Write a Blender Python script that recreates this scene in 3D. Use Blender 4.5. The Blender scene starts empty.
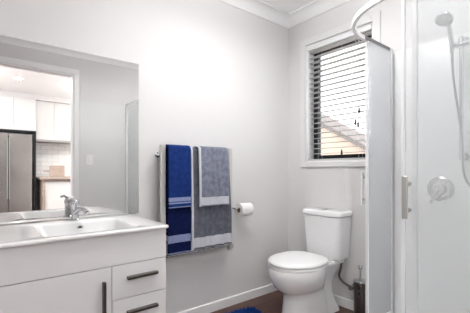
import bpy, bmesh, math, random
from mathutils import Vector, Matrix
R = math.radians
PI = math.pi
random.seed(7)
SC = bpy.context.scene
COL = SC.collection

# ------------------------------------------------------------------ camera, world, lights, exposure
cam_d = bpy.data.cameras.new('camera')
cam = bpy.data.objects.new('camera', cam_d); COL.objects.link(cam)
cam.location = (-2.211, -1.978, 1.045)
cam.rotation_euler = (R(90), 0, -R(38.884))
cam_d.sensor_width = 36.0
cam_d.lens = 325.0/470.0*36.0
cam_d.shift_y = 13.5/470.0
cam_d.clip_start = 0.01
SC.camera = cam

W = bpy.data.worlds.new('daylight'); SC.world = W; W.use_nodes = True
bg = W.node_tree.nodes['Background']
bg.inputs[0].default_value = (0.93, 0.97, 1.0, 1)
bg.inputs[1].default_value = 1.9

def area(name, loc, size, power, color=(.99, .995, 1), size_y=None):
    l = bpy.data.lights.new(name, 'AREA'); l.shape = 'RECTANGLE'; l.size = size; l.size_y = size_y or size; l.energy = power; l.color = color
    o = bpy.data.objects.new(name, l); COL.objects.link(o); o.location = loc
    return o
LX, LY, LZ = -1.06, -.87, 2.15     # unseen lamp added as bathroom fill, lit downwards and upwards
area('bathroom_fill_light', (LX, LY, LZ-.004), .76, 2.9, size_y=.18)
area('bathroom_fill_uplight', (LX, LY, LZ+.030), .76, 8.2, size_y=.18).rotation_euler = (PI, 0, 0)
for kx in (-1.683, -.2, -3.1):
    area('kitchen_lamp_light', (kx, -3.745, 2.386), 0.06, 8.0)
area('shower_fill_light', (-.40, -1.50, 2.386), .09, 1.3)  # unseen downlight added to brighten the shower interior
KFILL = ((.15, -3.55), (-3.15, -3.55))    # two unseen kitchen lamps added as fill, lit downwards and upwards
for kx, ky in KFILL:
    area('kitchen_fill_light', (kx, ky, 1.796), 1.1, 12.0, size_y=.30)
    area('kitchen_fill_uplight', (kx, ky, 1.83), 1.1, 22.0, size_y=.30).rotation_euler = (PI, 0, 0)

VS = SC.view_settings
VS.view_transform = 'Standard'; VS.look = 'None'; VS.gamma = 1.0; VS.use_curve_mapping = False
VS.exposure = 0.88

# ------------------------------------------------------------------ materials
def lin(c):
    return tuple(((x/255)/12.92 if x/255 <= .04045 else (((x/255)+.055)/1.055)**2.4) for x in c) + (1,)

def mat(name, rgb, rough=.5, metal=0, bump=0, bscale=60, var=0, vscale=6, coat=0, spec=.5):
    m = bpy.data.materials.new(name); m.use_nodes = True
    nt = m.node_tree; b = nt.nodes['Principled BSDF']
    b.inputs['Base Color'].default_value = lin(rgb)
    b.inputs['Roughness'].default_value = rough
    b.inputs['Metallic'].default_value = metal
    b.inputs['Specular IOR Level'].default_value = spec
    b.inputs['Coat Weight'].default_value = coat
    b.inputs['Coat Roughness'].default_value = .05
    tc = nt.nodes.new('ShaderNodeTexCoord')
    if var:
        n = nt.nodes.new('ShaderNodeTexNoise'); n.inputs['Scale'].default_value = vscale; n.inputs['Detail'].default_value = 4
        nt.links.new(tc.outputs['Object'], n.inputs['Vector'])
        r = nt.nodes.new('ShaderNodeValToRGB')
        c = lin(rgb)
        r.color_ramp.elements[0].position = .3; r.color_ramp.elements[1].position = .7
        r.color_ramp.elements[0].color = tuple(x*(1-var) for x in c[:3]) + (1,)
        r.color_ramp.elements[1].color = tuple(min(1, x*(1+var)) for x in c[:3]) + (1,)
        nt.links.new(n.outputs['Fac'], r.inputs[0]); nt.links.new(r.outputs[0], b.inputs['Base Color'])
    if bump:
        n = nt.nodes.new('ShaderNodeTexNoise'); n.inputs['Scale'].default_value = bscale; n.inputs['Detail'].default_value = 3
        nt.links.new(tc.outputs['Object'], n.inputs['Vector'])
        bp = nt.nodes.new('ShaderNodeBump'); bp.inputs['Strength'].default_value = bump; bp.inputs['Distance'].default_value = .004
        nt.links.new(n.outputs['Fac'], bp.inputs['Height']); nt.links.new(bp.outputs['Normal'], b.inputs['Normal'])
    return m

M = {}
M['wall'] = mat('wall_paint', (224, 222, 222), .7, bump=.03, bscale=250)
M['ceiling'] = mat('ceiling_paint', (250, 250, 250), .8, bump=.02, bscale=250)
M['trim'] = mat('gloss_trim_paint', (242, 242, 242), .35, bump=.01, bscale=80)
M['porcelain'] = mat('white_porcelain', (240, 240, 240), .12, coat=.5, bump=.004, bscale=12)
M['lacquer'] = mat('white_lacquer', (245, 245, 246), .18, bump=.004, bscale=10)
M['carcass'] = mat('white_melamine', (226, 225, 225), .4, bump=.01, bscale=120)
M['chrome'] = mat('polished_chrome', (205, 206, 208), .12, 1, bump=.01, bscale=40)
M['brushed'] = mat('brushed_steel', (196, 194, 190), .32, 1, bump=.04, bscale=160)
M['rail_steel'] = mat('pale_rail_steel', (214, 212, 208), .4, .6, bump=.02, bscale=160)
M['handle'] = mat('dark_nickel', (100, 95, 92), .28, 1, bump=.02, bscale=120)
M['alu'] = mat('satin_white_aluminium', (240, 241, 242), .3, 0, bump=.01, bscale=120)
M['channel'] = mat('grey_channel_metal', (126, 127, 129), .4, .6, bump=.02, bscale=120)
M['black_alu'] = mat('black_aluminium', (34, 35, 38), .4, .3, bump=.02, bscale=150)
M['dark'] = mat('dark_rubber', (28, 28, 30), .6, bump=.03, bscale=150)
M['acrylic'] = mat('white_acrylic', (244, 245, 245), .15, bump=.006, bscale=8)
M['window_trim'] = mat('window_trim_paint', (228, 227, 227), .4, bump=.01, bscale=80)
M['lining'] = mat('painted_wall_lining', (226, 227, 227), .4, bump=.01, bscale=100)
M['slat'] = mat('white_slat_paint', (200, 200, 200), .45, bump=.01, bscale=90)
M['plastic'] = mat('white_plastic', (246, 246, 246), .35, bump=.005, bscale=90)
M['paper'] = mat('tissue_paper', (240, 239, 237), .9, bump=.15, bscale=220)
M['card'] = mat('brown_cardboard', (150, 120, 92), .9, bump=.1, bscale=150)
M['navy'] = mat('navy_terry', (17, 28, 70), .95, bump=.5, bscale=420, var=.25, vscale=40, spec=.1)
M['royal'] = mat('royal_blue_terry', (30, 54, 116), .95, bump=.5, bscale=420, var=.2, vscale=40, spec=.1)
M['pale_blue'] = mat('pale_blue_woven_band', (142, 154, 192), .9, bump=.6, bscale=500, var=.12, vscale=120, spec=.1)
M['grey_terry'] = mat('grey_terry', (104, 107, 118), .95, bump=.5, bscale=420, var=.22, vscale=40, spec=.1)
M['light_grey_terry'] = mat('light_grey_terry', (126, 130, 146), .95, bump=.5, bscale=420, var=.24, vscale=34, spec=.1)
M['white_band'] = mat('white_woven_band', (206, 208, 216), .9, bump=.6, bscale=500, var=.08, vscale=140, spec=.1)
M['rug'] = mat('royal_blue_shag', (34, 74, 146), .95, bump=.4, bscale=200, var=.4, vscale=90, spec=.1)
M['fridge'] = mat('stainless_steel', (168, 164, 161), .25, .9, bump=.01, bscale=60, var=.08, vscale=3)
M['fridge_body'] = mat('dark_grey_casing', (52, 52, 54), .5, bump=.02, bscale=90)
M['kitchen_front'] = mat('white_kitchen_front', (222, 221, 219), .35, bump=.004, bscale=20)
M['benchtop'] = mat('brown_benchtop', (176, 160, 148), .4, bump=.03, bscale=60, var=.15, vscale=30)
M['board_wood'] = mat('pale_chopping_board_wood', (166, 148, 136), .5, bump=.05, bscale=40, var=.15, vscale=14)
M['hood'] = mat('grey_hood_metal', (170, 168, 166), .35, .7, bump=.02, bscale=120)
M['render_wall'] = mat('tan_brick', (200, 178, 160), .9, bump=.3, bscale=30, var=.12, vscale=3)
M['roofing'] = mat('grey_roof', (122, 112, 108), .8, bump=.2, bscale=20, var=.1, vscale=5)
M['lawn'] = mat('concrete_yard', (150, 146, 140), .9, bump=.2, bscale=15, var=.1, vscale=2)
M['hose'] = mat('braided_steel_hose', (112, 109, 107), .4, .6, bump=.5, bscale=380)

def floor_mat():
    m = bpy.data.materials.new('brown_wood_planks'); m.use_nodes = True
    nt = m.node_tree; b = nt.nodes['Principled BSDF']; N = nt.nodes.new; L = nt.links.new
    tc = N('ShaderNodeTexCoord'); mp = N('ShaderNodeMapping'); mp.inputs['Rotation'].default_value = (0, 0, R(90))
    L(tc.outputs['Object'], mp.inputs[0])
    br = N('ShaderNodeTexBrick'); br.inputs['Scale'].default_value = 1; br.inputs['Brick Width'].default_value = 1.2
    br.inputs['Row Height'].default_value = .13; br.inputs['Mortar Size'].default_value = .0015
    br.inputs['Color1'].default_value = lin((122, 84, 70)); br.inputs['Color2'].default_value = lin((84, 56, 47)); br.inputs['Mortar'].default_value = lin((40, 30, 26))
    L(tc.outputs['Object'], br.inputs['Vector'])
    st = N('ShaderNodeMapping'); st.inputs['Scale'].default_value = (3, 40, 1); L(tc.outputs['Object'], st.inputs[0])
    n = N('ShaderNodeTexNoise'); n.inputs['Scale'].default_value = 1.5; n.inputs['Detail'].default_value = 6; L(st.outputs[0], n.inputs['Vector'])
    r = N('ShaderNodeValToRGB'); r.color_ramp.elements[0].position = .3; r.color_ramp.elements[0].color = (.5, .5, .5, 1)
    r.color_ramp.elements[1].position = .7; r.color_ramp.elements[1].color = (1.15, 1.1, 1.08, 1); L(n.outputs['Fac'], r.inputs[0])
    mx = N('ShaderNodeMix'); mx.data_type = 'RGBA'; mx.blend_type = 'MULTIPLY'; mx.inputs[0].default_value = 1
    L(br.outputs['Color'], mx.inputs[6]); L(r.outputs[0], mx.inputs[7]); L(mx.outputs[2], b.inputs['Base Color'])
    b.inputs['Roughness'].default_value = .38
    return m
M['floor'] = floor_mat()

def tile_mat():
    m = bpy.data.materials.new('white_subway_tile'); m.use_nodes = True
    nt = m.node_tree; b = nt.nodes['Principled BSDF']; N = nt.nodes.new; L = nt.links.new
    tc = N('ShaderNodeTexCoord'); mp = N('ShaderNodeMapping'); mp.inputs['Rotation'].default_value = (R(90), 0, 0); L(tc.outputs['Object'], mp.inputs[0])
    br = N('ShaderNodeTexBrick'); br.inputs['Scale'].default_value = 1; br.inputs['Brick Width'].default_value = .2; br.inputs['Row Height'].default_value = .08
    br.inputs['Mortar Size'].default_value = .004
    br.inputs['Color1'].default_value = lin((236, 235, 233)); br.inputs['Color2'].default_value = lin((228, 227, 225)); br.inputs['Mortar'].default_value = lin((196, 194, 192))
    L(mp.outputs[0], br.inputs['Vector']); L(br.outputs['Color'], b.inputs['Base Color']); b.inputs['Roughness'].default_value = .2
    return m
M['tile'] = tile_mat()

def mirror_mat():
    m = mat('mirror_silver', (234, 233, 232), .0, 1, 0)
    return m
M['mirror'] = mirror_mat()

def glass_mat(name, haze, tint):
    m = bpy.data.materials.new(name); m.use_nodes = True
    nt = m.node_tree; N = nt.nodes.new; L = nt.links.new
    out = nt.nodes['Material Output']; nt.nodes.remove(nt.nodes['Principled BSDF'])
    t = N('ShaderNodeBsdfTransparent'); t.inputs[0].default_value = tint
    d = N('ShaderNodeBsdfDiffuse'); d.inputs[0].default_value = (.95, .96, .97, 1)
    tl = N('ShaderNodeBsdfTranslucent'); tl.inputs[0].default_value = (.95, .96, .97, 1)
    m0 = N('ShaderNodeMixShader'); m0.inputs[0].default_value = .5; L(d.outputs[0], m0.inputs[1]); L(tl.outputs[0], m0.inputs[2])
    tc = N('ShaderNodeTexCoord'); n = N('ShaderNodeTexNoise'); n.inputs['Scale'].default_value = 3; L(tc.outputs['Object'], n.inputs['Vector'])
    mr = N('ShaderNodeMapRange'); mr.inputs[3].default_value = haze*.96; mr.inputs[4].default_value = haze*1.04; L(n.outputs['Fac'], mr.inputs[0])
    m1 = N('ShaderNodeMixShader'); L(mr.outputs[0], m1.inputs[0]); L(t.outputs[0], m1.inputs[1]); L(m0.outputs[0], m1.inputs[2])
    g = N('ShaderNodeBsdfGlossy'); g.inputs['Roughness'].default_value = .02
    lw = N('ShaderNodeFresnel'); lw.inputs[0].default_value = 1.35
    ge = N('ShaderNodeNewGeometry'); mu = N('ShaderNodeMath'); mu.operation = 'MULTIPLY'; iv = N('ShaderNodeMath'); iv.operation = 'SUBTRACT'
    iv.inputs[0].default_value = 1; L(ge.outputs['Backfacing'], iv.inputs[1]); L(lw.outputs[0], mu.inputs[0]); L(iv.outputs[0], mu.inputs[1])
    m2 = N('ShaderNodeMixShader'); L(mu.outputs[0], m2.inputs[0]); L(m1.outputs[0], m2.inputs[1]); L(g.outputs[0], m2.inputs[2])
    L(m2.outputs[0], out.inputs[0])
    return m
M['shower_glass'] = glass_mat('glare_hazed_shower_glass', .19, (.985, .99, .99, 1))  # white haze mixed in for reflections of the bright room
M['side_glass'] = glass_mat('hazy_side_glass', .36, (.99, .995, 1, 1))  # stronger haze to whiten the side panels
M['window_glass'] = glass_mat('clear_window_glass', .02, (1, 1, 1, 1))

def emit_mat(name, col, s):
    m = bpy.data.materials.new(name); m.use_nodes = True
    nt = m.node_tree; nt.nodes.remove(nt.nodes['Principled BSDF'])
    e = nt.nodes.new('ShaderNodeEmission'); e.inputs[0].default_value = col; e.inputs[1].default_value = s
    nt.links.new(e.outputs[0], nt.nodes['Material Output'].inputs[0]); return m
M['lamp'] = emit_mat('lit_lamp_diffuser', (1, .97, .93, 1), 4.0)

# ------------------------------------------------------------------ mesh helpers
def obj(name, bm, m, parent=None, smooth=False, bevel=0, seg=2, kind=None, auto=None):
    bmesh.ops.recalc_face_normals(bm, faces=bm.faces)
    me = bpy.data.meshes.new(name); bm.to_mesh(me); bm.free()
    for mm in (m if isinstance(m, (list, tuple)) else [m]): me.materials.append(M[mm])
    o = bpy.data.objects.new(name, me); COL.objects.link(o)
    if parent: o.parent = parent
    if smooth:
        for p in me.polygons: p.use_smooth = True
    if bevel:
        b = o.modifiers.new('bevel', 'BEVEL'); b.width = bevel; b.segments = seg; b.limit_method = 'ANGLE'; b.angle_limit = R(35)
        for p in me.polygons: p.use_smooth = True
        w = o.modifiers.new('wn', 'WEIGHTED_NORMAL'); w.keep_sharp = False
    if auto is not None:
        me.set_sharp_from_angle(angle=R(auto))
    if kind: o['kind'] = kind
    return o

def thing(name, label, cat, loc=(0, 0, 0), group=None):
    o = bpy.data.objects.new(name, None); COL.objects.link(o); o.location = loc
    o.empty_display_size = .05
    return tag(o, label, cat, group)

def tag(o, label, cat, group=None):
    o['label'] = label; o['category'] = cat
    if group: o['group'] = group
    return o

def place(o, loc):
    """keep the world shape, move the origin of a mesh thing to loc"""
    o.data.transform(Matrix.Translation(-Vector(loc))); o.location = loc; return o

def box(bm, x0, x1, y0, y1, z0, z1, mi=0):
    v = [bm.verts.new((x, y, z)) for z in (z0, z1) for y in (y0, y1) for x in (x0, x1)]
    fs = [(0, 2, 3, 1), (4, 5, 7, 6), (0, 1, 5, 4), (2, 6, 7, 3), (0, 4, 6, 2), (1, 3, 7, 5)]
    for f in fs:
        fc = bm.faces.new([v[i] for i in f]); fc.material_index = mi
    return bm

def B(*a): return box(bmesh.new(), *a)

def prism(bm, pts, axis, a0, a1, smooth=False):
    """pts: 2D outline; axis x: pts=(y,z); y: pts=(x,z); z: pts=(x,y)"""
    def P(p, a): return {'x': (a, p[0], p[1]), 'y': (p[0], a, p[1]), 'z': (p[0], p[1], a)}[axis]
    l0 = [bm.verts.new(P(p, a0)) for p in pts]; l1 = [bm.verts.new(P(p, a1)) for p in pts]
    n = len(pts)
    bm.faces.new(l0); bm.faces.new(l1[::-1])
    for i in range(n): bm.faces.new((l0[i], l0[(i+1) % n], l1[(i+1) % n], l1[i]))
    return bm

def ring_loft(bm, rings, cap=(True, True), mi=0):
    vs = [[bm.verts.new(p) for p in r] for r in rings]
    n = len(vs[0])
    for a, b in zip(vs[:-1], vs[1:]):
        for i in range(n):
            f = bm.faces.new((a[i], a[(i+1) % n], b[(i+1) % n], b[i])); f.material_index = mi
    if cap[0]: bm.faces.new(vs[0][::-1]).material_index = mi
    if cap[1]: bm.faces.new(vs[-1]).material_index = mi
    return bm

def tube(bm, pts, r, n=12, mi=0, caps=True):
    pts = [Vector(p) for p in pts]; rings = []
    rr = r if isinstance(r, (list, tuple)) else [r]*len(pts)
    up = None
    for i, p in enumerate(pts):
        t = (pts[min(i+1, len(pts)-1)] - pts[max(i-1, 0)]).normalized()
        if up is None:
            up = Vector((0, 0, 1)) if abs(t.z) < .9 else Vector((1, 0, 0))
        a = t.cross(up).normalized(); b = a.cross(t).normalized(); up = b
        rings.append([p + (a*math.cos(2*PI*k/n) + b*math.sin(2*PI*k/n))*rr[i] for k in range(n)])
    return ring_loft(bm, rings, (caps, caps), mi)

def lathe(bm, prof, c, axis='z', n=32, cap=(True, True)):
    rings = []
    for r, h in prof:
        ring = []
        for k in range(n):
            a = 2*PI*k/n; u, v = r*math.cos(a), r*math.sin(a)
            ring.append({'z': (c[0]+u, c[1]+v, c[2]+h), 'x': (c[0]+h, c[1]+u, c[2]+v), 'y': (c[0]+u, c[1]+h, c[2]+v)}[axis])
        rings.append(ring)
    return ring_loft(bm, rings, cap)

def rrect(x0, x1, y0, y1, r, z, n=6):
    pts = []
    for cx, cy, a0 in ((x1-r, y1-r, 0), (x0+r, y1-r, 90), (x0+r, y0+r, 180), (x1-r, y0+r, 270)):
        for k in range(n+1):
            a = R(a0+90*k/n); pts.append((cx+r*math.cos(a), cy+r*math.sin(a), z))
    return pts

def bez(p0, p1, p2, p3, n=16):
    p0, p1, p2, p3 = map(Vector, (p0, p1, p2, p3))
    return [p0*(1-t)**3 + p1*3*t*(1-t)**2 + p2*3*t*t*(1-t) + p3*t**3 for t in [i/n for i in range(n+1)]]

# ------------------------------------------------------------------ the setting
YC = -2.03     # inner face of the wall with the door
XL = -2.45     # inner face of the left wall
H = 2.40
KY = -5.20     # far kitchen wall
obj('floor', B(-4.0, 1.0, KY, 0, -.05, 0), 'floor', kind='structure')
obj('ceiling', B(-4.0, 1.0, KY-.1, .1, H, H+.06), 'ceiling', kind='structure')
obj('wall_back', B(XL-.1, .12, 0, .1, 0, H), 'wall', kind='structure')
obj('wall_left', B(XL-.1, XL, YC-.1, 0, 0, H), 'wall', kind='structure')
# window wall, opening y -.80..-.20, z 1.11..2.10
WY0, WY1, WZ0, WZ1 = -.80, -.205, 1.110, 2.098
bm = bmesh.new()
box(bm, 0, .12, WY1, 0, 0, H); box(bm, 0, .12, YC-.1, WY0, 0, H)
box(bm, 0, .12, WY0, WY1, 0, WZ0); box(bm, 0, .12, WY0, WY1, WZ1, H)
obj('wall_right', bm, 'wall', kind='structure')
DX0, DX1, DH = -2.15, -1.318, 2.13
bm = bmesh.new()
box(bm, DX1, 0, YC-.1, YC, 0, H); box(bm, XL, DX0, YC-.1, YC, 0, H); box(bm, DX0, DX1, YC-.1, YC, DH, H)
obj('wall_front', bm, 'wall', kind='structure')
# cove cornices
def cove(n=8, s=.082):
    pts = [(0, 0), (0, -s), (-.008, -s), (-.008, -s+.006)]
    for k in range(n+1):
        a = R(90*k/n)
        pts.append((-.008-(s-.016)*(1-math.cos(a)), -s+.008+(s-.016)*math.sin(a)))
    pts += [(-s, -.008), (-s, 0)]
    return pts
obj('trim_1', prism(bmesh.new(), [(p[0], H+p[1]) for p in cove()], 'x', XL, 0), 'trim', kind='structure')
obj('trim_2', prism(bmesh.new(), [(p[0], H+p[1]) for p in cove()], 'y', YC, 0), 'trim', kind='structure')
obj('trim_3', prism(bmesh.new(), [(YC-p[0], H+p[1]) for p in cove()], 'x', XL, 0), 'trim', kind='structure')
def skirt(): return [(0, 0), (0, .068), (-.006, .068), (-.011, .062), (-.012, 0)]
obj('baseboard_back', prism(bmesh.new(), skirt(), 'x', -1.455, 0), 'trim', kind='structure')
obj('baseboard_right', prism(bmesh.new(), skirt(), 'y', -.895, -.012), 'trim', kind='structure')
obj('baseboard_front', prism(bmesh.new(), [(YC-p[0], p[1]) for p in skirt()], 'x', -1.268, -.765), 'trim', kind='structure')
# door frame (open doorway)
door = bpy.data.objects.new('door_1', None); COL.objects.link(door); door.location = ((DX0+DX1)/2, YC, 0); door['kind'] = 'structure'
def rel(o, par):
    o.parent = par; o.matrix_parent_inverse = Matrix.Translation(-par.location); return o
for s, x in ((1, DX1), (-1, DX0)):
    rel(obj('jamb', B(min(x, x-s*.02), max(x, x-s*.02), YC-.1, YC, 0, DH-.02), 'trim'), door)
    rel(obj('architrave', B(min(x-s*.006, x+s*.048), max(x-s*.006, x+s*.048), YC+.0005, YC+.016, 0, DH-.006), 'trim', bevel=.003), door)
rel(obj('head_jamb', B(DX0, DX1, YC-.1, YC, DH-.02, DH), 'trim'), door)
rel(obj('head_architrave', B(DX0-.048, DX1+.048, YC+.0005, YC+.016, DH-.006, DH+.05), 'trim', bevel=.003), door)

# window
win = bpy.data.objects.new('window_1', None); COL.objects.link(win); win.location = (0, (WY0+WY1)/2, WZ0); win['kind'] = 'structure'
bm = bmesh.new()
aw = .055
box(bm, -.016, -.0005, WY1, WY1+aw, WZ0-.04, WZ1+aw); box(bm, -.016, -.0005, WY0-aw, WY0, WZ0-.04, WZ1+aw)
box(bm, -.016, -.0005, WY0, WY1, WZ1, WZ1+aw); box(bm, -.016, -.0005, WY0, WY1, WZ0-.04, WZ0)
rel(obj('architrave', bm, 'window_trim', bevel=.003), win)
bm = bmesh.new(); t = .012
box(bm, 0, .085, WY1-t, WY1-.0005, WZ0, WZ1); box(bm, 0, .085, WY0+.0005, WY0+t, WZ0, WZ1)
box(bm, 0, .085, WY0+t, WY1-t, WZ1-t, WZ1-.0005); box(bm, 0, .085, WY0+t, WY1-t, WZ0+.0005, WZ0+t)
rel(obj('reveal_lining', bm, 'trim'), win)
fy0, fy1, fz0, fz1, fw = WY0+.001, WY1-.001, WZ0+.001, WZ1-.001, .050
bm = bmesh.new()
box(bm, .0855, .119, fy1-fw-.012, fy1, fz0, fz1); box(bm, .0855, .119, fy0, fy0+fw+.012, fz0, fz1)
box(bm, .0855, .119, fy0+fw+.012, fy1-fw-.012, fz1-fw-.012, fz1); box(bm, .0855, .119, fy0+fw+.012, fy1-fw-.012, fz0, fz0+fw+.008)
rel(obj('window_frame', bm, 'black_alu', bevel=.003), win)
rel(obj('window_pane', B(.100, .105, fy0+fw+.012, fy1-fw-.012, fz0+fw+.008, fz1-fw-.012), 'window_glass'), win)

# wall linings of the shower side
bm = bmesh.new(); box(bm, -.006, -.0003, YC+.006, -.955, .08, 1.836)
obj('trim_4', bm, 'acrylic', kind='structure')
bm = bmesh.new(); box(bm, -1.262, -.0003, YC+.0003, YC+.006, .08, 1.836)
obj('trim_5', bm, 'lining', kind='structure')

# kitchen shell beyond the doorway
obj('wall_far', B(-4.0, 1.0, KY-.1, KY, 0, H), 'wall', kind='structure')
for side, x0, x1, n in (('left', -4.1, -4.0, 2), ('right', 1.0, 1.1, 3)):
    bm = bmesh.new()
    box(bm, x0, x1, KY-.1, -4.5, 0, H); box(bm, x0, x1, -2.5, YC, 0, H); box(bm, x0, x1, -4.5, -2.5, 2.15, H); box(bm, x0, x1, -4.5, -2.5, 0, .10)
    obj('wall_far_'+side, bm, 'wall', kind='structure')
    wn = bpy.data.objects.new('window_%d' % n, None); COL.objects.link(wn); wn.location = (x0, -3.5, .10); wn['kind'] = 'structure'  # unseen kitchen end windows added to let in fill daylight
    bm = bmesh.new()
    for y in (-4.499, -3.53, -2.559): box(bm, x0+.03, x1-.03, y, y+.058, .102, 2.148)
    for z in (.102, 2.09):
        box(bm, x0+.03, x1-.03, -4.441, -3.53, z, z+.058); box(bm, x0+.03, x1-.03, -3.472, -2.559, z, z+.058)
    rel(obj('window_frame', bm, 'black_alu'), wn)
    for y0, y1 in ((-4.441, -3.53), (-3.472, -2.559)): rel(obj('window_pane', box(bmesh.new(), x0+.047, x0+.053, y0, y1, .16, 2.09), 'window_glass'), wn)
bm = bmesh.new(); box(bm, -4.1, XL-.1, YC-.1, YC, 0, H); box(bm, .12, 1.1, YC-.1, YC, 0, H)
obj('wall_hall', bm, 'wall', kind='structure')

# ------------------------------------------------------------------ vanity
VX0, VX1, VF = -2.21, -1.475, -.528
van = thing('vanity_cabinet', 'white gloss vanity cabinet with a tall door and two drawers under the basin', 'cabinet', ((VX0+VX1)/2, -.26, 0))
bm = bmesh.new()
box(bm, VX0, VX0+.016, VF+.018, -.001, .10, .7615); box(bm, VX1-.016, VX1, VF+.018, -.001, .10, .7615)
box(bm, VX0+.016, VX1-.016, VF+.018, -.001, .10, .116); box(bm, VX0+.016, VX1-.016, -.012, -.001, .116, .7615)
box(bm, -1.744, -1.728, VF+.018, -.012, .116, .618)
box(bm, VX0+.016, VX1-.016, VF+.018, VF+.036, .60, .7615)
rel(obj('carcass', bm, 'carcass', bevel=.001), van)
rel(obj('fascia', B(VX0, VX1, VF, VF+.0175, .6225, .7615), 'lacquer', bevel=.0015), van)
rel(obj('plinth', B(VX0+.02, VX1-.02, VF+.06, -.02, 0, .0995), 'carcass', bevel=.001), van)
def bar_handle(parent, x0, x1, z0, z1, y):
    bm = box(bmesh.new(), x0, x1, y-.022, y-.0002, z0, z1)
    h = obj('handle', bm, 'handle', bevel=.003, seg=3); rel(h, parent); h['label'] = 'dark polished bar handle'
    return h
def front(name, x0, x1, z0, z1):
    o = obj(name, B(x0, x1, VF, VF+.0175, z0, z1), 'lacquer', bevel=.0015)
    place(o, ((x0+x1)/2, VF, (z0+z1)/2)); rel(o, van); return o
def rel2(o, par):   # for a sub-part: the parent's world origin is its location
    o.parent = par; o.matrix_parent_inverse = Matrix.Translation(-par.location); return o
d = front('door', VX0, -1.7375, .102, .6195)
bar_handle(d, -1.778, -1.765, .40, .563, VF)
for z0, z1, hz in ((.468, .6195, .559), (.102, .465, .404)):
    d = front('drawer', -1.7345, VX1, z0, z1)
    bar_handle(d, -1.672, -1.524, hz-.007, hz+.007, VF)

# basin top
TX0, TX1, TY0 = -2.215, -1.463, -.545
bm = bmesh.new()
def rr(x0, x1, y0, y1, r, z): return rrect(x0, x1, y0, y1, r, z)
ring_loft(bm, [rr(TX0+.002, TX1-.002, TY0+.002, -.001, .016, .7620), rr(TX0, TX1, TY0, -.001, .018, .764),
               rr(TX0, TX1, TY0, -.001, .018, .772), rr(TX0+.002, TX1-.002, TY0+.002, -.001, .017, .776), rr(TX0+.006, TX1-.006, TY0+.006, -.003, .015, .777),
               rr(-1.995, -1.580, -.495, -.135, .045, .777), rr(-1.989, -1.586, -.489, -.141, .042, .7745),
               rr(-1.983, -1.595, -.483, -.146, .04, .766), rr(-1.965, -1.620, -.462, -.158, .05, .712), rr(-1.95, -1.640, -.44, -.172, .06, .697), rr(-1.92, -1.68, -.40, -.20, .08, .690)], (False, True))
bt = tag(obj('basin_top', bm, 'porcelain', smooth=True, auto=50), 'white ceramic basin top with a recessed rectangular sink on the vanity cabinet', 'basin')
place(bt, ((TX0+TX1)/2, -.27, .762))
# overflow ring and waste
bm = lathe(bmesh.new(), [(.009, 0), (.0155, 0), (.0165, .003), (.014, .005), (.0098, .004), (.009, .0)], (0, 0, 0), 'y', 24, (False, False))
ov = obj('overflow_ring', bm, 'chrome', smooth=True); ov.data.transform(Matrix.Rotation(R(14), 4, 'X') @ Matrix.Rotation(PI, 4, 'Z')); ov.data.transform(Matrix.Translation((-1.775, -.1495, .745))); rel(ov, bt); ov['label'] = 'chrome overflow ring'
bm = lathe(bmesh.new(), [(.0125, 0), (.0125, .003)], (0, 0, 0), 'y', 24)
oh = obj('overflow_hole', bm, 'dark', smooth=False); oh.data.transform(Matrix.Rotation(R(14), 4, 'X') @ Matrix.Rotation(PI, 4, 'Z')); oh.data.transform(Matrix.Translation((-1.775, -.1490, .745))); rel(oh, bt); oh['label'] = 'dark overflow hole'
bm = lathe(bmesh.new(), [(.031, 0), (.032, .002), (.027, .005), (.012, .007)], (-1.812, -.29, .6905), 'z', 28)
rel(obj('waste', bm, 'chrome', smooth=True, auto=40), bt)

# mixer tap
tap = thing('mixer_tap', 'chrome lever mixer tap standing at the back of the white basin', 'tap', (-1.785, -.085, .777))
bm = lathe(bmesh.new(), [(.026, .0), (.026, .005), (.019, .009), (.018, .05), (.018, .074), (.021, .078), (.021, .094), (.018, .102), (.008, .106)], (-1.785, -.085, .777), 'z', 28)
rel(obj('body', bm, 'chrome', smooth=True, auto=40), tap)
bm = tube(bmesh.new(), [(-1.785, -.095, .820), (-1.778, -.13, .838), (-1.77, -.165, .846), (-1.762, -.195, .842), (-1.758, -.208, .828)], [.0145, .013, .0125, .012, .0115], 16)
sp = rel(obj('spout', bm, 'chrome', smooth=True, auto=50), tap)
bm = lathe(bmesh.new(), [(.009, 0), (.0122, .002), (.0122, .012), (.009, .014)], (-1.757, -.210, .816), 'z', 20)
rel(obj('aerator', bm, 'chrome', smooth=True, auto=40), tap)
bm = tube(bmesh.new(), [(-1.785, -.085, .876), (-1.79, -.085, .888), (-1.805, -.09, .897), (-1.822, -.098, .892)], [.016, .011, .0075, .007], 14)
rel(obj('lever', bm, 'chrome', smooth=True, auto=50), tap)

# mirror
mi = obj('wall_mirror', B(-2.19, -1.399, -.005, -.0005, .7772, 1.711), ['mirror', 'channel'])
for f in mi.data.polygons: f.material_index = 0 if f.normal.y < -.5 else 1
tag(mi, 'large frameless wall mirror above the vanity reflecting the kitchen doorway', 'mirror'); place(mi, (-1.795, -.0005, .7785))

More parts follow.
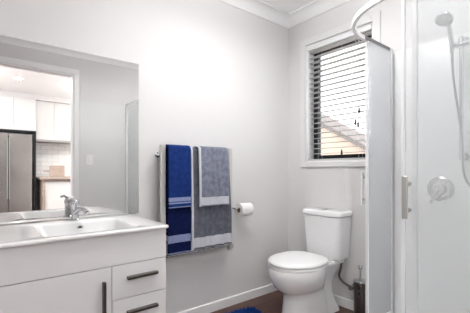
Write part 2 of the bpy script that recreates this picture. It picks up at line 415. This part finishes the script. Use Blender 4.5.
# ------------------------------------------------------------------ towel ladder and towels
rail = thing('towel_rail', 'chrome ladder towel rail on the wall, hung with blue and grey towels', 'towel rail', (-1.0, 0, .46))
XLr, XRr = -1.272, -.732
for x in (XLr, XRr):
    rel(obj('upright', B(x-.017, x+.017, -.092, -.072, .455, 1.206), 'rail_steel', bevel=.003), rail)
for z in (1.172, 1.10, 1.02, .94, .84, .76, .66, .58, .49):
    rel(obj('rung', tube(bmesh.new(), [(XLr+.0155, -.082, z), (XRr-.0155, -.082, z)], .0085, 14), 'chrome', smooth=True, auto=50), rail)
for x, z in ((XLr, 1.145), (XRr, 1.145), (XLr, .50), (XRr, .50)):
    bm = tube(bmesh.new(), [(x, -.001, z), (x, -.0725, z)], .010, 14)
    lathe(bm, [(.019, -.001), (.019, -.007), (.012, -.010)], (x, 0, z), 'y', 18)
    rel(obj('bracket', bm, 'chrome', smooth=True, auto=40), rail)
rel(obj('switch_box', B(XRr-.02, XRr+.02, -.105, -.0925, .47, .498), 'brushed', bevel=.003), rail)

def towel(name, label, x0, x1, zf, zb, yf, zt, yb, mats, bands, trimL=0, trimR=0, amp=.006, folds=3.2, flare=0, seed=0, hem=0, tilt=0):
    """a doubled towel over the top rung: front layer to zf, back layer to zb; bands: (z0,z1,mat index) on the front"""
    rnd = random.Random(seed); ph = rnd.random()*6
    bm = bmesh.new(); nx = 44
    prof = []
    nb = 16
    for i in range(nb+1): prof.append((yb, zb+(zt-.02-zb)*i/nb, 0))
    yc, rx = (yf+yb)/2, abs(yf-yb)/2
    for k in range(1, 8):
        a = PI*k/8; prof.append((yc+rx*math.cos(a), zt-.02+.02*math.sin(a), 0))
    nf = 150
    for i in range(nf+1): prof.append((yf, zt-.02-(zt-.02-zf)*i/nf, i/nf))
    rows = []
    for (y, z, s) in prof:
        row = []
        for j in range(nx+1):
            u = j/nx
            w = min(1, s*1.5)
            xx = x0+(x1-x0)*u + flare*(u-.35)*s
            f = math.sin(u*folds*2*PI+ph) + .5*math.sin(u*folds*4.3*PI+ph*2+s*1.5)
            yy = y - (abs(f)*amp*.4+f*amp*.6 + amp)*w*(1 if s > 0 else 0)
            zz = z + (tilt*(u-.5)*s if s else 0) + (rnd.random()-.5)*.0012
            row.append(bm.verts.new((xx, yy, zz)))
        rows.append(row)
    for i in range(len(rows)-1):
        zc = (prof[i][1]+prof[i+1][1])/2
        for j in range(nx):
            u = (j+.5)/nx*(x1-x0)
            f = bm.faces.new((rows[i][j], rows[i][j+1], rows[i+1][j+1], rows[i+1][j]))
            if prof[i][2] > 0 or i >= nb:
                for (b0, b1, k) in bands:
                    if b0 <= zc <= b1 and prof[i+1][2] > 0: f.material_index = k
            if (trimL and u < trimL) or (trimR and u > (x1-x0)-trimR): f.material_index = 1
    o = obj(name, bm, mats, smooth=True)
    sm = o.modifiers.new('thick', 'SOLIDIFY'); sm.thickness = .009; sm.offset = 0
    sb = o.modifiers.new('soft', 'SUBSURF'); sb.levels = 1; sb.render_levels = 1
    place(o, ((x0+x1)/2, -.082, 1.18))
    return tag(o, label, 'towel')
towel('bath_towel', 'long dark navy bath towel with a pale blue band, under the shorter royal blue towel', -1.250, -1.085, .505, .62, -.102, 1.192, -.060,
      ['navy', 'pale_blue'], [(.578, .625, 1), (.505, .512, 1)], amp=.004, folds=1.3, seed=1, flare=.004)
towel('hand_towel', 'short royal blue hand towel with pale blue stripes, laid over the long navy towel', -1.252, -1.090, .803, .86, -.121, 1.205, -.046,
      ['royal', 'pale_blue'], [(.845, .868, 1), (.828, .838, 1), (.803, .810, 1)], amp=.004, folds=1.0, seed=2)
towel('bath_towel', 'long wide grey bath towel with a white band, at the right of the rail', -1.078, -.757, .510, .60, -.102, 1.192, -.060,
      ['grey_terry', 'white_band'], [(.523, .588, 1)], trimL=.018, amp=.011, folds=4.0, seed=3, flare=.012)
towel('hand_towel', 'short grey hand towel with a white band, laid over the long grey towel', -1.035, -.785, .800, .85, -.131, 1.205, -.044,
      ['light_grey_terry', 'white_band'], [(.808, .862, 1)], trimL=.015, trimR=.006, amp=.013, folds=3.0, seed=5)

# ------------------------------------------------------------------ toilet paper
tp = thing('toilet_roll_holder', 'chrome toilet roll holder fixed to the wall beside the towel rail', 'roll holder', (-.675, 0, .755))
bm = lathe(bmesh.new(), [(.026, -.001), (.026, -.006), (.022, -.009)], (-.69, 0, .757), 'y', 24)
rel(obj('wall_rose', bm, 'chrome', smooth=True, auto=40), tp)
bm = tube(bmesh.new(), [(-.69, -.008, .757), (-.69, -.07, .757), (-.688, -.084, .757), (-.68, -.090, .757), (-.66, -.090, .757), (-.53, -.090, .757)], .007, 14)
rel(obj('arm', bm, 'chrome', smooth=True, auto=50), tp)
bm = lathe(bmesh.new(), [(.0205, 0), (.049, 0), (.050, .002), (.050, .108), (.049, .110), (.0205, .110), (.0205, 0)], (-.653, -.090, .7435), 'x', 36, (False, False))
ro = tag(obj('toilet_roll', bm, 'paper', smooth=True, auto=40), 'white toilet paper roll on the chrome wall holder', 'toilet roll'); place(ro, (-.598, -.090, .7435))
bm = lathe(bmesh.new(), [(.0185, .001), (.0203, .001), (.0203, .109), (.0185, .109), (.0185, .001)], (-.653, -.090, .7435), 'x', 30, (False, False))
c = rel(obj('core', bm, 'card', smooth=True, auto=40), ro); c['label'] = 'brown cardboard core'

# ------------------------------------------------------------------ toilet (u = distance from the window wall, v across)
TYC = -.470
def egg(uc, lf, lb, w, z, n=40, sq=2.0, v0=0):
    pts = []
    for k in range(n):
        a = 2*PI*k/n; c, s = math.cos(a), math.sin(a)
        e = 2.0/(2.0 if c > 0 else sq)
        u = uc + (lf if c > 0 else lb)*math.copysign(abs(c)**e, c)
        v = w*math.copysign(abs(s)**e, s)
        pts.append((-u, TYC+v0+v, z))
    return pts
wc = thing('toilet', 'white close coupled toilet with closed lid, standing under the window', 'toilet', (-.34, TYC, 0))
bm = bmesh.new()
ring_loft(bm, [egg(.36, .205, .21, .118, 0.0, sq=4), egg(.36, .203, .208, .116, .02, sq=4), egg(.36, .193, .20, .108, .08, sq=4), egg(.36, .187, .18, .102, .15, sq=3.5),
               egg(.36, .187, .17, .102, .19, sq=3), egg(.37, .195, .17, .110, .203, sq=2.8), egg(.38, .207, .18, .124, .218, sq=2.6), egg(.40, .220, .19, .144, .245, sq=2.4),
               egg(.415, .229, .20, .163, .285, sq=2.3), egg(.425, .232, .205, .178, .33, sq=2.3), egg(.43, .226, .21, .179, .370, sq=2.3), egg(.43, .222, .208, .176, .3775, sq=2.3)])
rel(obj('bowl', bm, 'porcelain', smooth=True, auto=60), wc)
bm = bmesh.new()
def dk(u0, u1, w, z, r=.03): return [(-p[0], p[1], p[2]) for p in rrect(u0, u1, TYC-w, TYC+w, r, z)]
ring_loft(bm, [dk(.065, .30, .112, 0), dk(.07, .30, .108, .025), dk(.105, .30, .098, .09), dk(.125, .30, .09, .16), dk(.125, .30, .09, .22), dk(.10, .30, .098, .275), dk(.06, .30, .114, .325), dk(.035, .30, .122, .345), dk(.03, .30, .128, .36), dk(.03, .30, .128, .378), dk(.034, .296, .124, .382)])
rel(obj('pan_deck', bm, 'porcelain', smooth=True, auto=60), wc)
bm = bmesh.new()
ring_loft(bm, [egg(.43, .218, .195, .178, .3785, sq=2.6), egg(.43, .222, .20, .183, .382, sq=2.6), egg(.43, .222, .20, .183, .394, sq=2.6), egg(.43, .219, .196, .18, .3975, sq=2.6)])
rel(obj('seat', bm, 'plastic', smooth=True, auto=50), wc)
bm = bmesh.new()
ring_loft(bm, [egg(.43, .219, .198, .18, .400, sq=2.8), egg(.43, .224, .203, .186, .404, sq=2.8), egg(.43, .224, .203, .186, .414, sq=2.8), egg(.43, .217, .197, .179, .424, sq=2.8), egg(.43, .19, .175, .158, .430, sq=2.6), egg(.43, .11, .10, .09, .434, sq=2.4)])
rel(obj('seat_lid', bm, 'plastic', smooth=True, auto=60), wc)
for s in (-1, 1):
    rel(obj('hinge', lathe(bmesh.new(), [(.012, 0), (.012, .045)], (-.218, TYC+s*.075-.022, .396), 'y', 16), 'plastic', smooth=True, auto=40), wc)
def ck(u0, u1, w, z, r):   # cistern section: square at the wall, rounded front corners
    pts = []
    for cx, cy, a0, rad in ((u1-r, TYC+w-r, 0, r), (u0+.012, TYC+w-.012, 90, .012), (u0+.012, TYC-w+.012, 180, .012), (u1-r, TYC-w+r, 270, r)):
        for k in range(9):
            a = R(a0+90*k/8); pts.append((-(cx+rad*math.cos(a)), cy+rad*math.sin(a), z))
    return pts
bm = bmesh.new()
ring_loft(bm, [ck(.022, .165, .142, .3825, .05), ck(.017, .172, .149, .389, .052), ck(.015, .178, .154, .41, .054), ck(.014, .186, .166, .60, .056), ck(.014, .189, .170, .698, .058), ck(.016, .184, .166, .7005, .056)])
rel(obj('cistern', bm, 'porcelain', smooth=True, auto=50), wc)
bm = bmesh.new()
ring_loft(bm, [ck(.013, .189, .171, .7025, .058), ck(.010, .195, .177, .707, .06), ck(.010, .195, .177, .730, .06), ck(.013, .190, .173, .738, .058), ck(.03, .165, .153, .743, .05)])
rel(obj('cistern_lid', bm, 'porcelain', smooth=True, auto=50), wc)
bm = lathe(bmesh.new(), [(.028, 0), (.028, .005), (.024, .008), (.021, .006)], (-.11, TYC, .7435), 'z', 28)
fb = rel(obj('flush_button', bm, 'chrome', smooth=True, auto=40), wc); fb['label'] = 'chrome dual flush button'

# water hose and valve
hs = thing('water_supply_hose', 'braided steel water hose from the toilet cistern to a valve low on the wall', 'hose', (-.03, -.66, .17))
pts = bez((-.085, -.595, .3645), (-.085, -.60, .30), (-.075, -.565, .27), (-.062, -.565, .245), 10) + bez((-.062, -.565, .245), (-.045, -.565, .21), (-.042, -.60, .19), (-.04, -.650, .182), 12)[1:]
rel(obj('hose', tube(bmesh.new(), pts, .0085, 12), 'hose', smooth=True, auto=50), hs)
bm = lathe(bmesh.new(), [(.013, 0), (.013, .016), (.010, .020)], (-.085, -.595, .362), 'z', 16)
rel(obj('nut', bm, 'chrome', smooth=True, auto=40), hs)
bm = lathe(bmesh.new(), [(.024, -.001), (.024, -.006), (.012, -.010), (.011, -.05)], (0, -.660, .182), 'x', 20)
tube(bm, [(-.04, -.644, .182), (-.04, -.680, .180)], .012, 14)
rel(obj('valve', bm, 'chrome', smooth=True, auto=40), hs)
rel(obj('valve_knob', lathe(bmesh.new(), [(.016, 0), (.017, .004), (.017, .016), (.014, .02)], (-.069, -.660, .182), 'x', 18), 'hose', smooth=True, auto=40), hs)

# toilet brush
tb = thing('toilet_brush', 'chrome toilet brush in a perforated steel holder beside the toilet', 'toilet brush', (-.11, -.765, 0))
bx, by = -.11, -.765
bm = bmesh.new(); n = 48; zs = [0, .015, .03] + [.03+.23*i/12 for i in range(1, 13)] + [.268]
rings = [[bm.verts.new((bx+.045*math.cos(2*PI*k/n), by+.045*math.sin(2*PI*k/n), z)) for k in range(n)] for z in zs]
for i in range(len(zs)-1):
    for k in range(n):
        if i in (10, 12) and k % 8 in (1, 2): continue
        bm.faces.new((rings[i][k], rings[i][(k+1) % n], rings[i+1][(k+1) % n], rings[i+1][k]))
bm.faces.new(rings[0])
ho = rel(obj('holder', bm, 'handle', smooth=True, auto=50), tb)
s = ho.modifiers.new('thick', 'SOLIDIFY'); s.thickness = .002; s.offset = -1
bm = lathe(bmesh.new(), [(.040, .04), (.041, .255)], (bx, by, 0), 'z', 28)
ln = rel(obj('liner', bm, 'dark', smooth=True, auto=40), tb); ln['label'] = 'dark inner cup'
bm = lathe(bmesh.new(), [(.046, .2685), (.047, .272), (.044, .279), (.008, .283), (.006, .30), (.006, .345), (.010, .350), (.0145, .360), (.0145, .372), (.010, .381), (.003, .384)], (bx, by, 0), 'z', 28)
rel(obj('brush_handle', bm, 'chrome', smooth=True, auto=40), tb)

# bath mat
bm = bmesh.new()
a0 = R(-8); mc = Vector((-.925, -.30, 0)); hw, hd = .325, .185
def mpt(u, v, z): return (mc.x+u*math.cos(a0)-v*math.sin(a0), mc.y+u*math.sin(a0)+v*math.cos(a0), z)
ring_loft(bm, [[mpt(p[0], p[1], .0005) for p in rrect(-hw, hw, -hd, hd, .05, 0)], [mpt(p[0], p[1], .012) for p in rrect(-hw, hw, -hd, hd, .05, 0)]])
rnd = random.Random(3)
for k in range(5200):
    u, v = rnd.uniform(-hw, hw), rnd.uniform(-hd, hd)
    du, dv = max(0, abs(u)-hw+.05), max(0, abs(v)-hd+.05)
    if du*du+dv*dv > .05**2: continue
    h = rnd.uniform(.018, .030); l = .012; an = rnd.uniform(0, 2*PI); w = .0042
    tx, ty = u+rnd.uniform(-l, l), v+rnd.uniform(-l, l)
    b = [bm.verts.new(mpt(u+w*math.cos(an+q*2*PI/3), v+w*math.sin(an+q*2*PI/3), .010)) for q in range(3)]
    t = bm.verts.new(mpt(tx, ty, .010+h))
    for q in range(3): bm.faces.new((b[q], b[(q+1) % 3], t))
o = obj('bath_mat', bm, 'rug'); tag(o, 'royal blue shaggy bath mat on the floor below the towels', 'bath mat'); place(o, (mc.x, mc.y, 0))

# ------------------------------------------------------------------ venetian blind
bl = thing('venetian_blind', 'white horizontal slat venetian blind hung in the window opening', 'blind', (.033, (WY0+WY1)/2, 2.02))
by0, by1 = WY0+.016, WY1-.016
rel(obj('headrail', B(.001, .060, by0, by1, 2.052, 2.0855), 'trim', bevel=.002), bl)
def slat_bm(z):
    bm = bmesh.new(); top = []; pts = []
    n = 6
    for i in range(n+1):
        q = -1+2*i/n; pts.append((.034+.025*q, z+.0022*(1-q*q)+.0003*q))
    for i in range(n, -1, -1):
        q = -1+2*i/n; pts.append((.034+.025*q, z+.0022*(1-q*q)-.0026+.0003*q))
    l0 = [bm.verts.new((p[0], by0, p[1])) for p in pts]; l1 = [bm.verts.new((p[0], by1, p[1])) for p in pts]
    m = len(pts)
    bm.faces.new(l0); bm.faces.new(l1[::-1])
    for i in range(m): bm.faces.new((l0[i], l0[(i+1) % m], l1[(i+1) % m], l1[i]))
    return bm
NS = 21; SZ0, SZ1 = 1.182, 2.036
sl = None
for i in range(NS):
    z = SZ0+(SZ1-SZ0)*i/(NS-1)
    if sl is None:
        sl = rel(obj('slat', slat_bm(0), 'slat'), bl); sl.location.z = 0
        sl.location = (0, 0, z); first = sl
    else:
        c = first.copy(); COL.objects.link(c); c.parent = bl; c.matrix_parent_inverse = first.matrix_parent_inverse.copy(); c.location = (0, 0, z)
rel(obj('bottom_rail', B(.010, .058, by0, by1, 1.123, 1.136), 'slat', bevel=.003), bl)
for y in (by0+.10, by1-.10):
    bm = bmesh.new()
    for x in (.0075, .0605): tube(bm, [(x, y, 1.13), (x, y, 2.07)], .0009, 6)
    rel(obj('ladder_cord', bm, 'slat'), bl)
for y, z in ((-.690, 1.486), (-.660, 1.402), (-.682, 1.38), (-.545, 1.182)):
    cd = rel(obj('pull_cord', tube(bmesh.new(), [(.002, y, z+.02), (.002, y, 2.07)], .0009, 6), 'slat'), bl)
    bm = lathe(bmesh.new(), [(.002, .022), (.006, .014), (.0078, -.012), (.006, -.022), (.002, -.024)], (.0, y, z), 'z', 14)
    o = obj('tassel', bm, 'dark', smooth=True, auto=50); o.parent = cd
    o['label'] = 'dark cord tassel'

# ------------------------------------------------------------------ shower enclosure
sh = thing('shower_enclosure', 'curved corner shower with hazy glass doors slid open on a white frame', 'shower', (-.35, -1.45, 0))
SX, SY, RC = -.725, -.930, .355
def path(off=0, n=18, x0=-.004, y1=YC+.008):
    pts = [(x0, SY+off)]
    for k in range(n+1):
        a = R(90+90*k/n); pts.append((SX+RC+(RC+off)*math.cos(a), SY-RC+(RC+off)*math.sin(a)))
    pts.append((SX-off, y1)); return pts
def sweep(bm, o0, o1, z0, z1, **k):
    a, b = path(o0, **k), path(o1, **k)
    rings = [[(p[0], p[1], z0), (q[0], q[1], z0), (q[0], q[1], z1), (p[0], p[1], z1)] for p, q in zip(a, b)]
    return ring_loft(bm, rings)
rel(obj('top_rail', sweep(bmesh.new(), -.009, .010, 1.836, 1.862, x0=-.007), 'alu', bevel=.002), sh)
bm = B(-.36, -.05, SY-.0125, SY-.0092, 1.839, 1.859)  # grey strip carries the shade of the inner rail face
ch = rel(obj('rail_shade_strip', bm, 'channel'), sh); ch['label'] = 'grey strip for the shaded roller channel inside the rail'
rel(obj('bottom_rail', sweep(bmesh.new(), -.014, .016, .0815, .105, x0=-.007), 'alu', bevel=.003), sh)
tray = [(-.007, SY+.028), ] + path(.03)[1:-1] + [(SX-.03, YC+.007), (-.007, YC+.007)]
bm = prism(bmesh.new(), tray, 'z', 0, .081)
rel(obj('tray', bm, 'acrylic', bevel=.006), sh)
rel(obj('wall_channel', B(-.034, -.0065, SY-.013, SY+.013, .105, 1.8355), 'alu', bevel=.002), sh)
rel(obj('wall_channel', B(SX-.013, SX+.013, YC+.0065, YC+.034, .105, 1.8355), 'alu', bevel=.002), sh)
def panel(name, a, m='shower_glass', z0=.106, z1=1.8355): return rel(obj(name, B(*a, z0, z1), m), sh)
# fixed panels
g = panel('fixed_panel', (-.322, -.0345, SY-.010, SY-.004), 'side_glass')
st = obj('stile', B(-.334, -.3225, SY-.014, SY-.001, .106, 1.8355), 'alu', bevel=.002); st.parent = g
g = panel('fixed_panel', (SX+.004, SX+.010, YC+.0345, -1.382))
st = obj('stile', B(SX+.001, SX+.014, -1.3815, -1.361, .106, 1.8355), 'alu', bevel=.002); st.parent = g
# sliding doors, slid open beside the fixed panels
def handle(parent, c, ax, z0, z1, w, m):
    """c: point on the door's outer face, ax: outward direction"""
    ax = Vector(ax); s = Vector((-ax.y, ax.x, 0)); bm = bmesh.new()
    def bb(o0, o1, s0, s1, z0, z1):
        cs = [Vector(c)+ax*o+s*q for o in (o0, o1) for q in (s0, s1)]
        xs = [q.x for q in cs]; ys = [q.y for q in cs]
        box(bm, min(xs), max(xs), min(ys), max(ys), z0, z1)
    bb(.036, .046, -w, w, z0, z1)
    h = obj('handle', bm, m, bevel=.003); h.parent = parent; h['label'] = 'brushed steel door handle'
    for z in (z0+.035, z1-.035):
        bm2 = tube(bmesh.new(), [Vector((c[0], c[1], z))-ax*.004, Vector((c[0], c[1], z))+ax*.0385], .009, 14)
        k = obj('standoff', bm2, 'brushed', smooth=True, auto=50); k.parent = parent; k['label'] = 'chrome handle standoff'
g = panel('sliding_door', (-.300, -.040, SY+.004, SY+.010), 'side_glass')
st = obj('stile', B(-.315, -.3005, SY-.0005, SY+.015, .106, 1.8355), 'alu', bevel=.002); st.parent = g
handle(g, (-.285, SY+.0102, 0), (0, 1, 0), .825, 1.035, .011, 'alu')
g = panel('sliding_door', (SX-.010, SX-.004, -1.93, -1.336))
st = obj('stile', B(SX-.014, SX+.0005, -1.3355, -1.321, .106, 1.8355), 'alu', bevel=.002); st.parent = g
handle(g, (SX-.0102, -1.353, 0), (-1, 0, 0), .836, 1.020, .012, 'brushed')

# shower slide bar, hand shower, hose, mixer
sb = thing('shower_slide_bar', 'chrome vertical slide bar on the shower wall', 'shower rail', (-.006, -1.35, 1.2))
rel(obj('bar', tube(bmesh.new(), [(-.062, -1.352, 1.10), (-.062, -1.352, 1.80)], .011, 16), 'chrome', smooth=True, auto=50), sb)
for z in (1.12, 1.785):
    bm = tube(bmesh.new(), [(-.0075, -1.352, z), (-.06, -1.352, z)], .016, 16); lathe(bm, [(.024, -.0065), (.024, -.014)], (0, -1.352, z), 'x', 20)
    rel(obj('wall_bracket', bm, 'chrome', smooth=True, auto=40), sb)
bm = tube(bmesh.new(), [(-.085, -1.318, 1.752), (-.072, -1.335, 1.752), (-.062, -1.352, 1.753), (-.062, -1.39, 1.757)], [.017, .019, .021, .015], 16)
rel(obj('slider', bm, 'chrome', smooth=True, auto=50), sb)
hd = thing('hand_shower', 'chrome round hand shower resting in the slide bar holder', 'shower head', (-.19, -1.315, 1.87))
ctr = Vector((-.20, -1.312, 1.868)); nrm = Vector((-.55, .05, -.83)).normalized()
q = nrm.to_track_quat('Z', 'Y').to_matrix().to_4x4()
bm = lathe(bmesh.new(), [(.012, -.034), (.030, -.026), (.044, -.012), (.046, .0), (.043, .004)], (0, 0, 0), 'z', 32)
bmesh.ops.transform(bm, matrix=Matrix.Translation(ctr) @ q, verts=bm.verts)
rel(obj('head', bm, 'chrome', smooth=True, auto=50), hd)
bm = lathe(bmesh.new(), [(.038, .0042), (.037, .006)], (0, 0, 0), 'z', 28)
bmesh.ops.transform(bm, matrix=Matrix.Translation(ctr) @ q, verts=bm.verts)
fp = rel(obj('spray_face', bm, 'channel', smooth=False), hd); fp['label'] = 'grey spray face'
hpts = bez(ctr-nrm*.026, ctr-nrm*.05+Vector((.02, 0, 0)), (-.11, -1.318, 1.81), (-.088, -1.314, 1.71), 12)
rel(obj('handle', tube(bmesh.new(), hpts, [.014]*3+[.0125]*8+[.011]*2, 14), 'chrome', smooth=True, auto=50), hd)
hp = bez((-.088, -1.314, 1.712), (-.085, -1.31, 1.5), (-.09, -1.372, 1.3), (-.09, -1.367, 1.08), 18) + bez((-.09, -1.367, 1.08), (-.09, -1.364, .93), (-.06, -1.47, .86), (-.04, -1.53, 1.0), 18)[1:] + bez((-.04, -1.53, 1.0), (-.035, -1.545, 1.04), (-.03, -1.55, 1.09), (-.012, -1.55, 1.10), 8)[1:]
o = obj('shower_hose', tube(bmesh.new(), hp, .0065, 10), 'hose', smooth=True, auto=50)
tag(o, 'flexible metal shower hose hanging in a loop below the hand shower', 'hose'); place(o, (-.02, -1.55, 1.10))
mx = thing('shower_mixer', 'round chrome shower mixer with a lever on the white shower wall', 'mixer', (-.006, -1.228, .93))
rel(obj('plate', lathe(bmesh.new(), [(.074, -.0065), (.075, -.010), (.070, -.014), (.045, -.017)], (0, -1.228, .93), 'x', 40), 'chrome', smooth=True, auto=40), mx)
rel(obj('cartridge_cover', lathe(bmesh.new(), [(.034, -.015), (.033, -.05), (.028, -.056)], (0, -1.228, .93), 'x', 32), 'chrome', smooth=True, auto=40), mx)
rel(obj('lever', tube(bmesh.new(), [(-.048, -1.228, .925), (-.056, -1.222, .90), (-.068, -1.205, .865), (-.074, -1.195, .845)], [.014, .010, .008, .0075], 14), 'chrome', smooth=True, auto=50), mx)

# ------------------------------------------------------------------ light switch on the door wall
sw = thing('light_switch', 'white light switch plate beside the doorway, seen in the mirror', 'switch', (-1.16, YC+.006, 1.16))
rel(obj('plate', B(-1.198, -1.122, YC+.0062, YC+.013, 1.102, 1.219), 'plastic', bevel=.002), sw)
rel(obj('rocker', B(-1.170, -1.150, YC+.0128, YC+.017, 1.142, 1.178), 'plastic', bevel=.0015), sw)

# ------------------------------------------------------------------ kitchen seen in the mirror
KF = -4.75
fr = thing('refrigerator', 'stainless steel double door refrigerator in the kitchen, seen in the mirror', 'refrigerator', (-1.84, -4.95, 0))
FX0, FX1 = -2.28, -1.395
rel(obj('casing', B(FX0+.004, FX1-.004, KY+.04, KF-.072, .012, 1.672), 'fridge_body', bevel=.004), fr)
for x0, x1, hx in ((FX0, -1.744, -1.755), (-1.736, FX1, -1.725)):
    d = obj('door', B(x0, x1, KF-.07, KF, .04, 1.675), 'fridge', bevel=.008); place(d, ((x0+x1)/2, KF-.07, .9)); rel(d, fr)
    rel(obj('handle', B(hx-.008, hx+.008, KF+.0002, KF+.012, .55, 1.60), 'hood', bevel=.003), d)
rel(obj('foot', B(FX0+.02, FX1-.02, KF-.30, KF-.08, 0, .0115), 'dark'), fr)
su = obj('fridge_gap_frame', None or prism(bmesh.new(), [(-2.33, 0), (-2.30, 0), (-2.30, 1.70), (-1.375, 1.70), (-1.375, 0), (-1.335, 0), (-1.335, 1.735), (-2.33, 1.735)], 'y', KY+.002, KF-.01), 'black_alu', bevel=.002)  # black frame drawn for the dark alcove gap round the fridge
tag(su, 'black frame standing in for the dark gap around the refrigerator', 'dark gap'); place(su, (-1.84, -4.95, 0))
def wall_cupboard(x0, x1, z0, z1, yf, label, nd):
    t = thing('wall_cupboard', label, 'cupboard', ((x0+x1)/2, (KY+yf)/2, z0), 'white wall cupboards in the kitchen')
    rel(obj('carcass', B(x0, x1, KY+.0005, yf-.019, z0, z1), 'kitchen_front', bevel=.002), t)
    w = (x1-x0)/nd
    for k in range(nd):
        rel(obj('door', B(x0+k*w+.002, x0+(k+1)*w-.002, yf-.0185, yf, z0+.002, z1-.002), 'kitchen_front', bevel=.002), t)
wall_cupboard(-2.33, -1.337, 1.737, 2.30, KF, 'pair of white cupboards above the refrigerator', 3)
wall_cupboard(-1.333, -.735, 1.60, 2.30, -4.86, 'white wall cupboard over the tiled splashback, nearest the refrigerator', 2)
wall_cupboard(-.731, .40, 1.60, 2.30, -4.86, 'white wall cupboard over the bench, farther from the refrigerator', 3)
bm = B(-2.35, .42, KY+.0005, -4.79, 2.302, H); obj('trim_6', bm, 'wall', kind='structure')
rh = thing('range_hood', 'slim grey range hood under the white kitchen cupboard', 'range hood', (-1.03, -5.0, 1.56))
rel(obj('body', B(-1.325, -.74, KY+.02, -4.90, 1.562, 1.5985), 'hood', bevel=.003), rh)
rel(obj('front_lip', B(-1.325, -.74, -4.8995, -4.845, 1.566, 1.5945), 'hood', bevel=.003), rh)
obj('trim_7', B(-1.335, .42, KY+.0003, KY+.010, .86, 1.56), 'tile', kind='structure')
kc = thing('kitchen_bench', 'white kitchen bench with a brown top and end panel, seen in the mirror', 'kitchen bench', (-.5, -4.8, 0))
rel(obj('benchtop', B(-1.305, .42, KY+.0105, -4.52, .880, .920), 'benchtop', bevel=.003), kc)
e_ = rel(obj('end_panel', B(-1.262, -1.222, KY+.02, -4.555, 0, .8795), 'benchtop', bevel=.002), kc); e_['label'] = 'brown end panel'
rel(obj('carcass', B(-1.2215, .40, KY+.02, -4.60, .0, .8795), 'carcass', bevel=.002), kc)
for k in range(2):
    rel(obj('door', B(-1.219+k*.81, -1.219+(k+1)*.81-.003, -4.5995, -4.58, .10, .835), 'kitchen_front', bevel=.002), kc)
rel(obj('top_strip', B(-1.2215, .40, -4.5995, -4.572, .842, .8795), 'benchtop', bevel=.001), kc)
cb = thing('chopping_board', 'pale wooden chopping board with a handle standing on the kitchen bench', 'chopping board', (-.99, -4.82, .92))
pts = [(p[0], p[1]) for p in rrect(-1.115, -.862, .924, 1.128, .02, 0)]
o = rel(obj('board', prism(bmesh.new(), [(p[0], p[1]) for p in pts], 'y', -4.845, -4.825), 'board_wood', bevel=.002), cb)
bm = prism(bmesh.new(), [(p[0], p[1]) for p in rrect(-1.215, -1.1155, 1.008, 1.044, .016, 0)], 'y', -4.845, -4.825)
rel(obj('handle', bm, 'board_wood', bevel=.002), cb)
st = obj('board_foot', B(-1.09, -.885, -4.87, -4.80, .9202, .9238), 'board_wood'); rel(st, cb)

# ------------------------------------------------------------------ lamps
def long_lamp(LX, LY, LZ, q, p_, label):
    lp = thing('added_fill_lamp', label, 'lamp', (LX, LY, H))
    bm = bmesh.new()
    box(bm, LX-q, LX+q, LY-p_, LY-p_+.015, LZ-.004, LZ+.03); box(bm, LX-q, LX+q, LY+p_-.015, LY+p_, LZ-.004, LZ+.03)
    box(bm, LX-q, LX-q+.015, LY-p_+.015, LY+p_-.015, LZ-.004, LZ+.03); box(bm, LX+q-.015, LX+q, LY-p_+.015, LY+p_-.015, LZ-.004, LZ+.03)
    rel(obj('frame', bm, 'trim', bevel=.002), lp)
    rel(obj('diffuser', B(LX-q+.0155, LX+q-.0155, LY-p_+.0155, LY+p_-.0155, LZ+.004, LZ+.022), 'lamp'), lp)
    for sx in (-1, 1):
        rel(obj('suspension_wire', tube(bmesh.new(), [(LX+sx*(q-.008), LY, LZ+.03), (LX+sx*(q-.008), LY, H-.0005)], .0015, 8), 'chrome'), lp)
long_lamp(LX, LY, LZ, .40, .11, 'long white lamp added out of view to brighten the bathroom')
long_lamp(KFILL[0][0], KFILL[0][1], 1.80, .57, .17, 'long white fill lamp added out of view in front of the bench')
long_lamp(KFILL[1][0], KFILL[1][1], 1.80, .57, .17, 'long white fill lamp added out of view left of the refrigerator')
for x, y, lb, gp in ((-.40, -1.50, 'round downlight added out of view to brighten the shower', None), (-1.683, -3.745, 'round downlight in the kitchen ceiling in front of the refrigerator', 'kitchen downlights'), (-.2, -3.745, 'round downlight in the kitchen ceiling in front of the bench', 'kitchen downlights'), (-3.1, -3.745, 'round downlight in the kitchen ceiling at the far left', 'kitchen downlights')):
    dl = thing('downlight', lb, 'downlight', (x, y, H), gp)
    rel(obj('trim_ring', lathe(bmesh.new(), [(.062, -.0005), (.062, -.006), (.048, -.010), (.046, -.004)], (x, y, H), 'z', 28, (False, False)), 'trim', smooth=True, auto=40), dl)
    rel(obj('lens', lathe(bmesh.new(), [(.045, -.001), (.045, -.004)], (x, y, H), 'z', 28), 'lamp'), dl)

# ------------------------------------------------------------------ outside the window
bm = B(1.105, 14, -8, 12, -.35, -.30); box(bm, .125, 1.105, YC+.001, 12, -.35, -.30); box(bm, -14, -4.105, -8, 12, -.35, -.30)
obj('ground', bm, 'lawn', kind='structure')
hn = thing('outbuilding', 'tan outbuilding with a sloping grey roof edge outside the window', 'building', (4.5, 3.5, -.30))
def rz(y): return 1.60+.557*(y-1.575)
o = rel(obj('wall', prism(bmesh.new(), [(1.30, -.298), (6.5, -.298), (6.5, rz(2.0)), (4.2, rz(4.2)-.101), (1.30, rz(1.30)-.101)], 'x', 4.0, 4.9), 'render_wall'), hn)
rel(obj('roof', prism(bmesh.new(), [(1.15, rz(1.15)-.10), (4.2, rz(4.2)-.10), (7.0, rz(1.8)-.1), (7.0, rz(1.8)), (4.2, rz(4.2)), (1.15, rz(1.15))], 'x', 3.93, 5.0), 'roofing'), hn)
